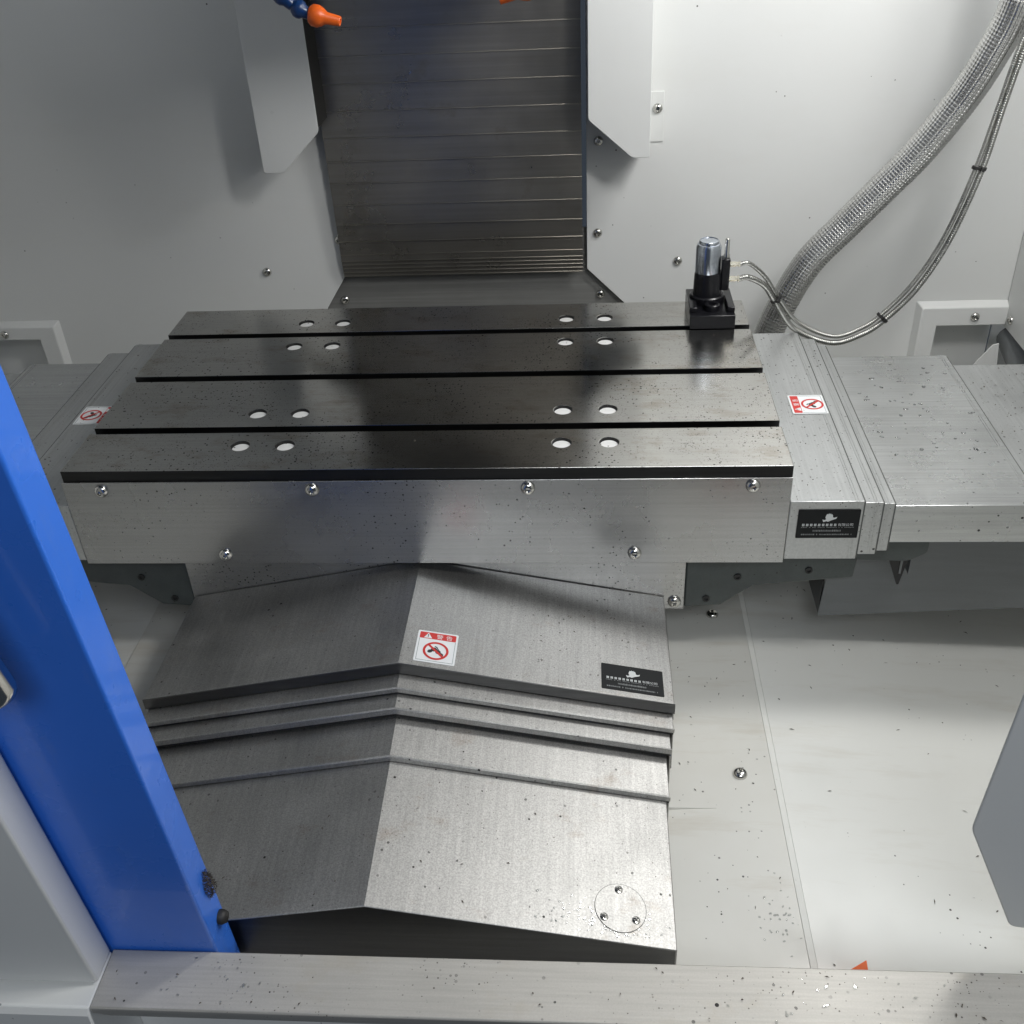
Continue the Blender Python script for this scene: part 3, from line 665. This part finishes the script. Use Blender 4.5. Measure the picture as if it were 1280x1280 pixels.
# rubber stop and matted swarf on the post's edge
MB().lathe([(0.0078, 0), (0.0080, 0.004), (0.0060, 0.0085), (0.0001, 0.0095)], (-0.1622, -0.531, -0.2285), (1, 0, 0), 20).build('rubber_stop', 'rubber', post, 0, 60)
q = MB(); rg = random.Random(11)
for k in range(420):
    a = rg.random() * 2 * math.pi; rr = math.sqrt(rg.random()); y = -0.5345 + 0.0075 * rr * math.cos(a); z = -0.168 + 0.021 * rr * math.sin(a)
    x = -0.1620 + (1 - rr * rr) * 0.010 * rg.random(); d = Vector((rg.random() + .2, rg.uniform(-1, 1), rg.uniform(-1, 1))).normalized(); L = rg.uniform(.0015, .0045)
    e = d.orthogonal().normalized() * 0.00045; p = Vector((x, y, z)); g2 = d.cross(e).normalized() * 0.0004
    q.add([p - e, p + e, p + d * L, p + g2], [(0, 1, 2), (0, 3, 2), (1, 3, 2)])
sw = q.build('swarf_clump', 'swarf', post, 0, 0); sw['kind'] = 'stuff'
hd = MB(); P0 = Vector((-0.2200, -0.628, 0.186)); up = Vector((-0.12, LEAN, 1)).normalized()
hd.lathe([(0.004, -0.0055), (0.0095, -0.0045), (0.0145, -0.001), (0.0165, 0.006), (0.0165, 0.20)], P0, up, 32)
hd.build('handle', 'chrome', post, 0, 50)
MB().lathe([(0.008, 0), (0.008, 0.05)], P0 + up * 0.17, (0, 1, 0), 16).build('handle_mount', 'chrome', post, 0, 50)
fr = thing('front_panel', (-0.5, -0.6, -0.6), 'white front panel and ledge in front of the blue door post', 'machine panel')
lean([(-0.95, -0.5975), (-0.2745, -0.5975), (-0.2745, -0.5600), (-0.95, -0.5600)], -0.2485, 0.75).build('upright', 'white', fr, 0.003, 30, 3)
MB().prism([(-0.5600, -0.2505), (-0.5600, -0.62), (-0.6260, -0.62), (-0.6265, -0.2600), (-0.6215, -0.2520)], 'x', -0.95, -0.2745).build('ledge', 'white', fr, 0.002, 30, 3)
MB().box(-1.10, 1.056, -0.665, -0.60, 0.84, 1.32).build('light_blocking_header', 'white', fr, 0.003)  # unseen header, added to keep the workshop light off the back wall
rp = thing('door_corner', (0.7, -0.55, -0.2), 'grey-white door corner with a pointed edge above the end of the stainless sill', 'machine panel')
lean_poly = rc([(0.5984, -0.1071), (0.6658, -0.2575), (0.86, -0.2950), (0.86, 0.90), (0.700, 0.90), (0.6085, 0.085)], 0.007)
MB().loft([(x, -0.500, z) for x, z in lean_poly], [(x, -0.4965, z) for x, z in lean_poly]).build('guard_plate', 'whitefin', rp, 0.0015)
MB().box(0.745, 1.056, -0.493, -0.46, -0.36, 1.0).build('jamb', 'white', rp, 0.002)

osc = MB().loft([(0.462, -0.528, -0.352), (0.5311, -0.4960, -0.3325), (0.5330, -0.545, -0.3560), (0.475, -0.552, -0.3605)],
                [(0.462, -0.528, -0.349), (0.5311, -0.4960, -0.3290), (0.5330, -0.545, -0.3525), (0.475, -0.552, -0.3570)])
osc.box(0.522, 0.5305, -0.510, -0.500, -0.367, -0.334)
tag(osc.build('plastic_scraper', 'orange', None, 0.0006), 'orange plastic scraper corner lying behind the stainless sill', 'scraper')

# ================================================================ loose chips and water drops
def sliver(q, p, nrm, L, w, rg):
    nrm = Vector(nrm).normalized(); t = nrm.orthogonal().normalized(); a = rg.random() * 6.283
    u = Quaternion(nrm, a) @ t; v = nrm.cross(u); p = Vector(p) + nrm * 0.0004; c = v * rg.uniform(-.35, .35) * L
    q.add([p - u * L / 2, p - v * w + c * .6 + nrm * .0006, p + u * L / 2 + c, p + v * w + c * .6 + nrm * .0012], [(0, 1, 3), (1, 2, 3)])
q = MB(); rg = random.Random(5)
def panz(x): return ZF - 0.0048 - (x - 0.4854) / (1.056 - 0.4854) * 0.0502
for k in range(55):
    x = rg.uniform(0.50, 1.03); y = rg.uniform(-0.52, 0.35); sliver(q, (x, y, panz(x)), (0.077, 0, 1), rg.uniform(.003, .0085), rg.uniform(.0004, .0009), rg)
for k in range(34):
    sliver(q, (rg.uniform(.345, .47), rg.uniform(-.25, .15) if k < 26 else rg.uniform(-.52, -.27), ZF), (0, 0, 1), rg.uniform(.002, .006), rg.uniform(.0004, .0009), rg)
for k in range(60):
    x = min(0.49, 0.20 + abs(rg.gauss(0, .16))) if k < 52 else rg.uniform(-.48, .2); y = rg.choice((.05, .06, .19, .23, .35, .38, .5)) + rg.uniform(-.03, .03)
    if min(abs(y - c) for c in sl) > 0.012: sliver(q, (x, y, 0), (0, 0, 1), rg.uniform(.0015, .004), rg.uniform(.0004, .0008), rg)
for k in range(70):
    sliver(q, (rg.uniform(.505, .59), rg.uniform(0, .5), -.055), (0, 0, 1), rg.uniform(.0015, .0035), rg.uniform(.0004, .0008), rg)
for k in range(110):
    sliver(q, (rg.uniform(.86, 1.04) if k < 70 else rg.uniform(.845, 1.04), rg.uniform(.18, .43), -.076), (0, 0, 1), rg.uniform(.002, .006), rg.uniform(.0006, .0014), rg)
for k in range(55):
    sliver(q, (-rg.uniform(.505, .60), rg.uniform(0, .5), -.055), (0, 0, 1), rg.uniform(.002, .005), rg.uniform(.0006, .0012), rg)
for k in range(24):
    sliver(q, (rg.gauss(.42, .13) if k < 16 else rg.uniform(-.26, .2), rg.uniform(-.618, -.562), -.2495), (0, 0, 1), rg.uniform(.002, .006), rg.uniform(.0005, .001), rg)
for k in range(22):
    x = rg.uniform(-.30, .31); y = rg.uniform(-.49, -.32); sliver(q, Y5(x, y), (SLOPE if x > RX else -SLOPE, 0, 1), rg.uniform(.002, .005), rg.uniform(.0004, .0008), rg)
for k in range(45):
    x = rg.uniform(.16, .33); y = rg.uniform(-.17, -.03); sliver(q, Y1(x, y), (SLOPE, 0, 1), rg.uniform(.0015, .005), rg.uniform(.0004, .0009), rg)
ch = q.build('metal_chips', 'chip', None, 0, 0); tag(ch, 'small dark metal chips strewn over the covers, table and pan', 'chips', kind='stuff')

q = MB()
def drop(c, nrm, r, rg):
    nrm = Vector(nrm).normalized(); t = nrm.orthogonal().normalized(); b = nrm.cross(t); n_ = 9; c = Vector(c) + nrm * 0.0001
    ax = rg.uniform(.7, 1.5); vs = []
    for (k, h) in ((1.0, 0.0), (.85, .16), (.5, .30)):
        for i in range(n_):
            a = 2 * math.pi * i / n_; j = 1 + .22 * math.sin(a * 2 + r * 9e4)
            vs.append(c + (t * math.cos(a) * ax + b * math.sin(a)) * r * k * j + nrm * h * r)
    vs.append(c + nrm * r * .34); fs = []
    for l in range(2):
        for i in range(n_): fs.append((l * n_ + i, l * n_ + (i + 1) % n_, (l + 1) * n_ + (i + 1) % n_, (l + 1) * n_ + i))
    for i in range(n_): fs.append((2 * n_ + i, 2 * n_ + (i + 1) % n_, 3 * n_))
    fs.append(tuple(range(n_))[::-1]); q.add(vs, fs)
rg = random.Random(21)
for k in range(70):
    t = rg.random(); drop((0.66 + .16 * rg.random(), 0.13 + .32 * t, -.068), (0, 0, 1), rg.uniform(.0008, .0034), rg)
for k in range(130):
    x = rg.gauss(.245, .035); y = -.496 + abs(rg.gauss(0, .022)); x = min(x, .318); drop(Y5(x, y), (SLOPE, -.08, 1), rg.uniform(.0005, .0017), rg)
for k in range(24):
    drop((rg.gauss(.47, .05), rg.uniform(-.619, -.565), -.2497), (0, 0, 1), rg.uniform(.0005, .0018), rg)
for k in range(30):
    drop((rg.uniform(-.21, -.10), rg.uniform(-.615, -.565), -.2497), (0, 0, 1), rg.uniform(.0004, .0013), rg)
for k in range(38):
    drop((rg.gauss(.45, .012), rg.gauss(-.43, .03), ZF), (0, 0, 1), rg.uniform(.0006, .0017), rg)
wd = q.build('water_drops', 'water', None, 0, 60); tag(wd, 'coolant drops beaded on the covers, sill and floor ledge', 'water drops', kind='stuff')
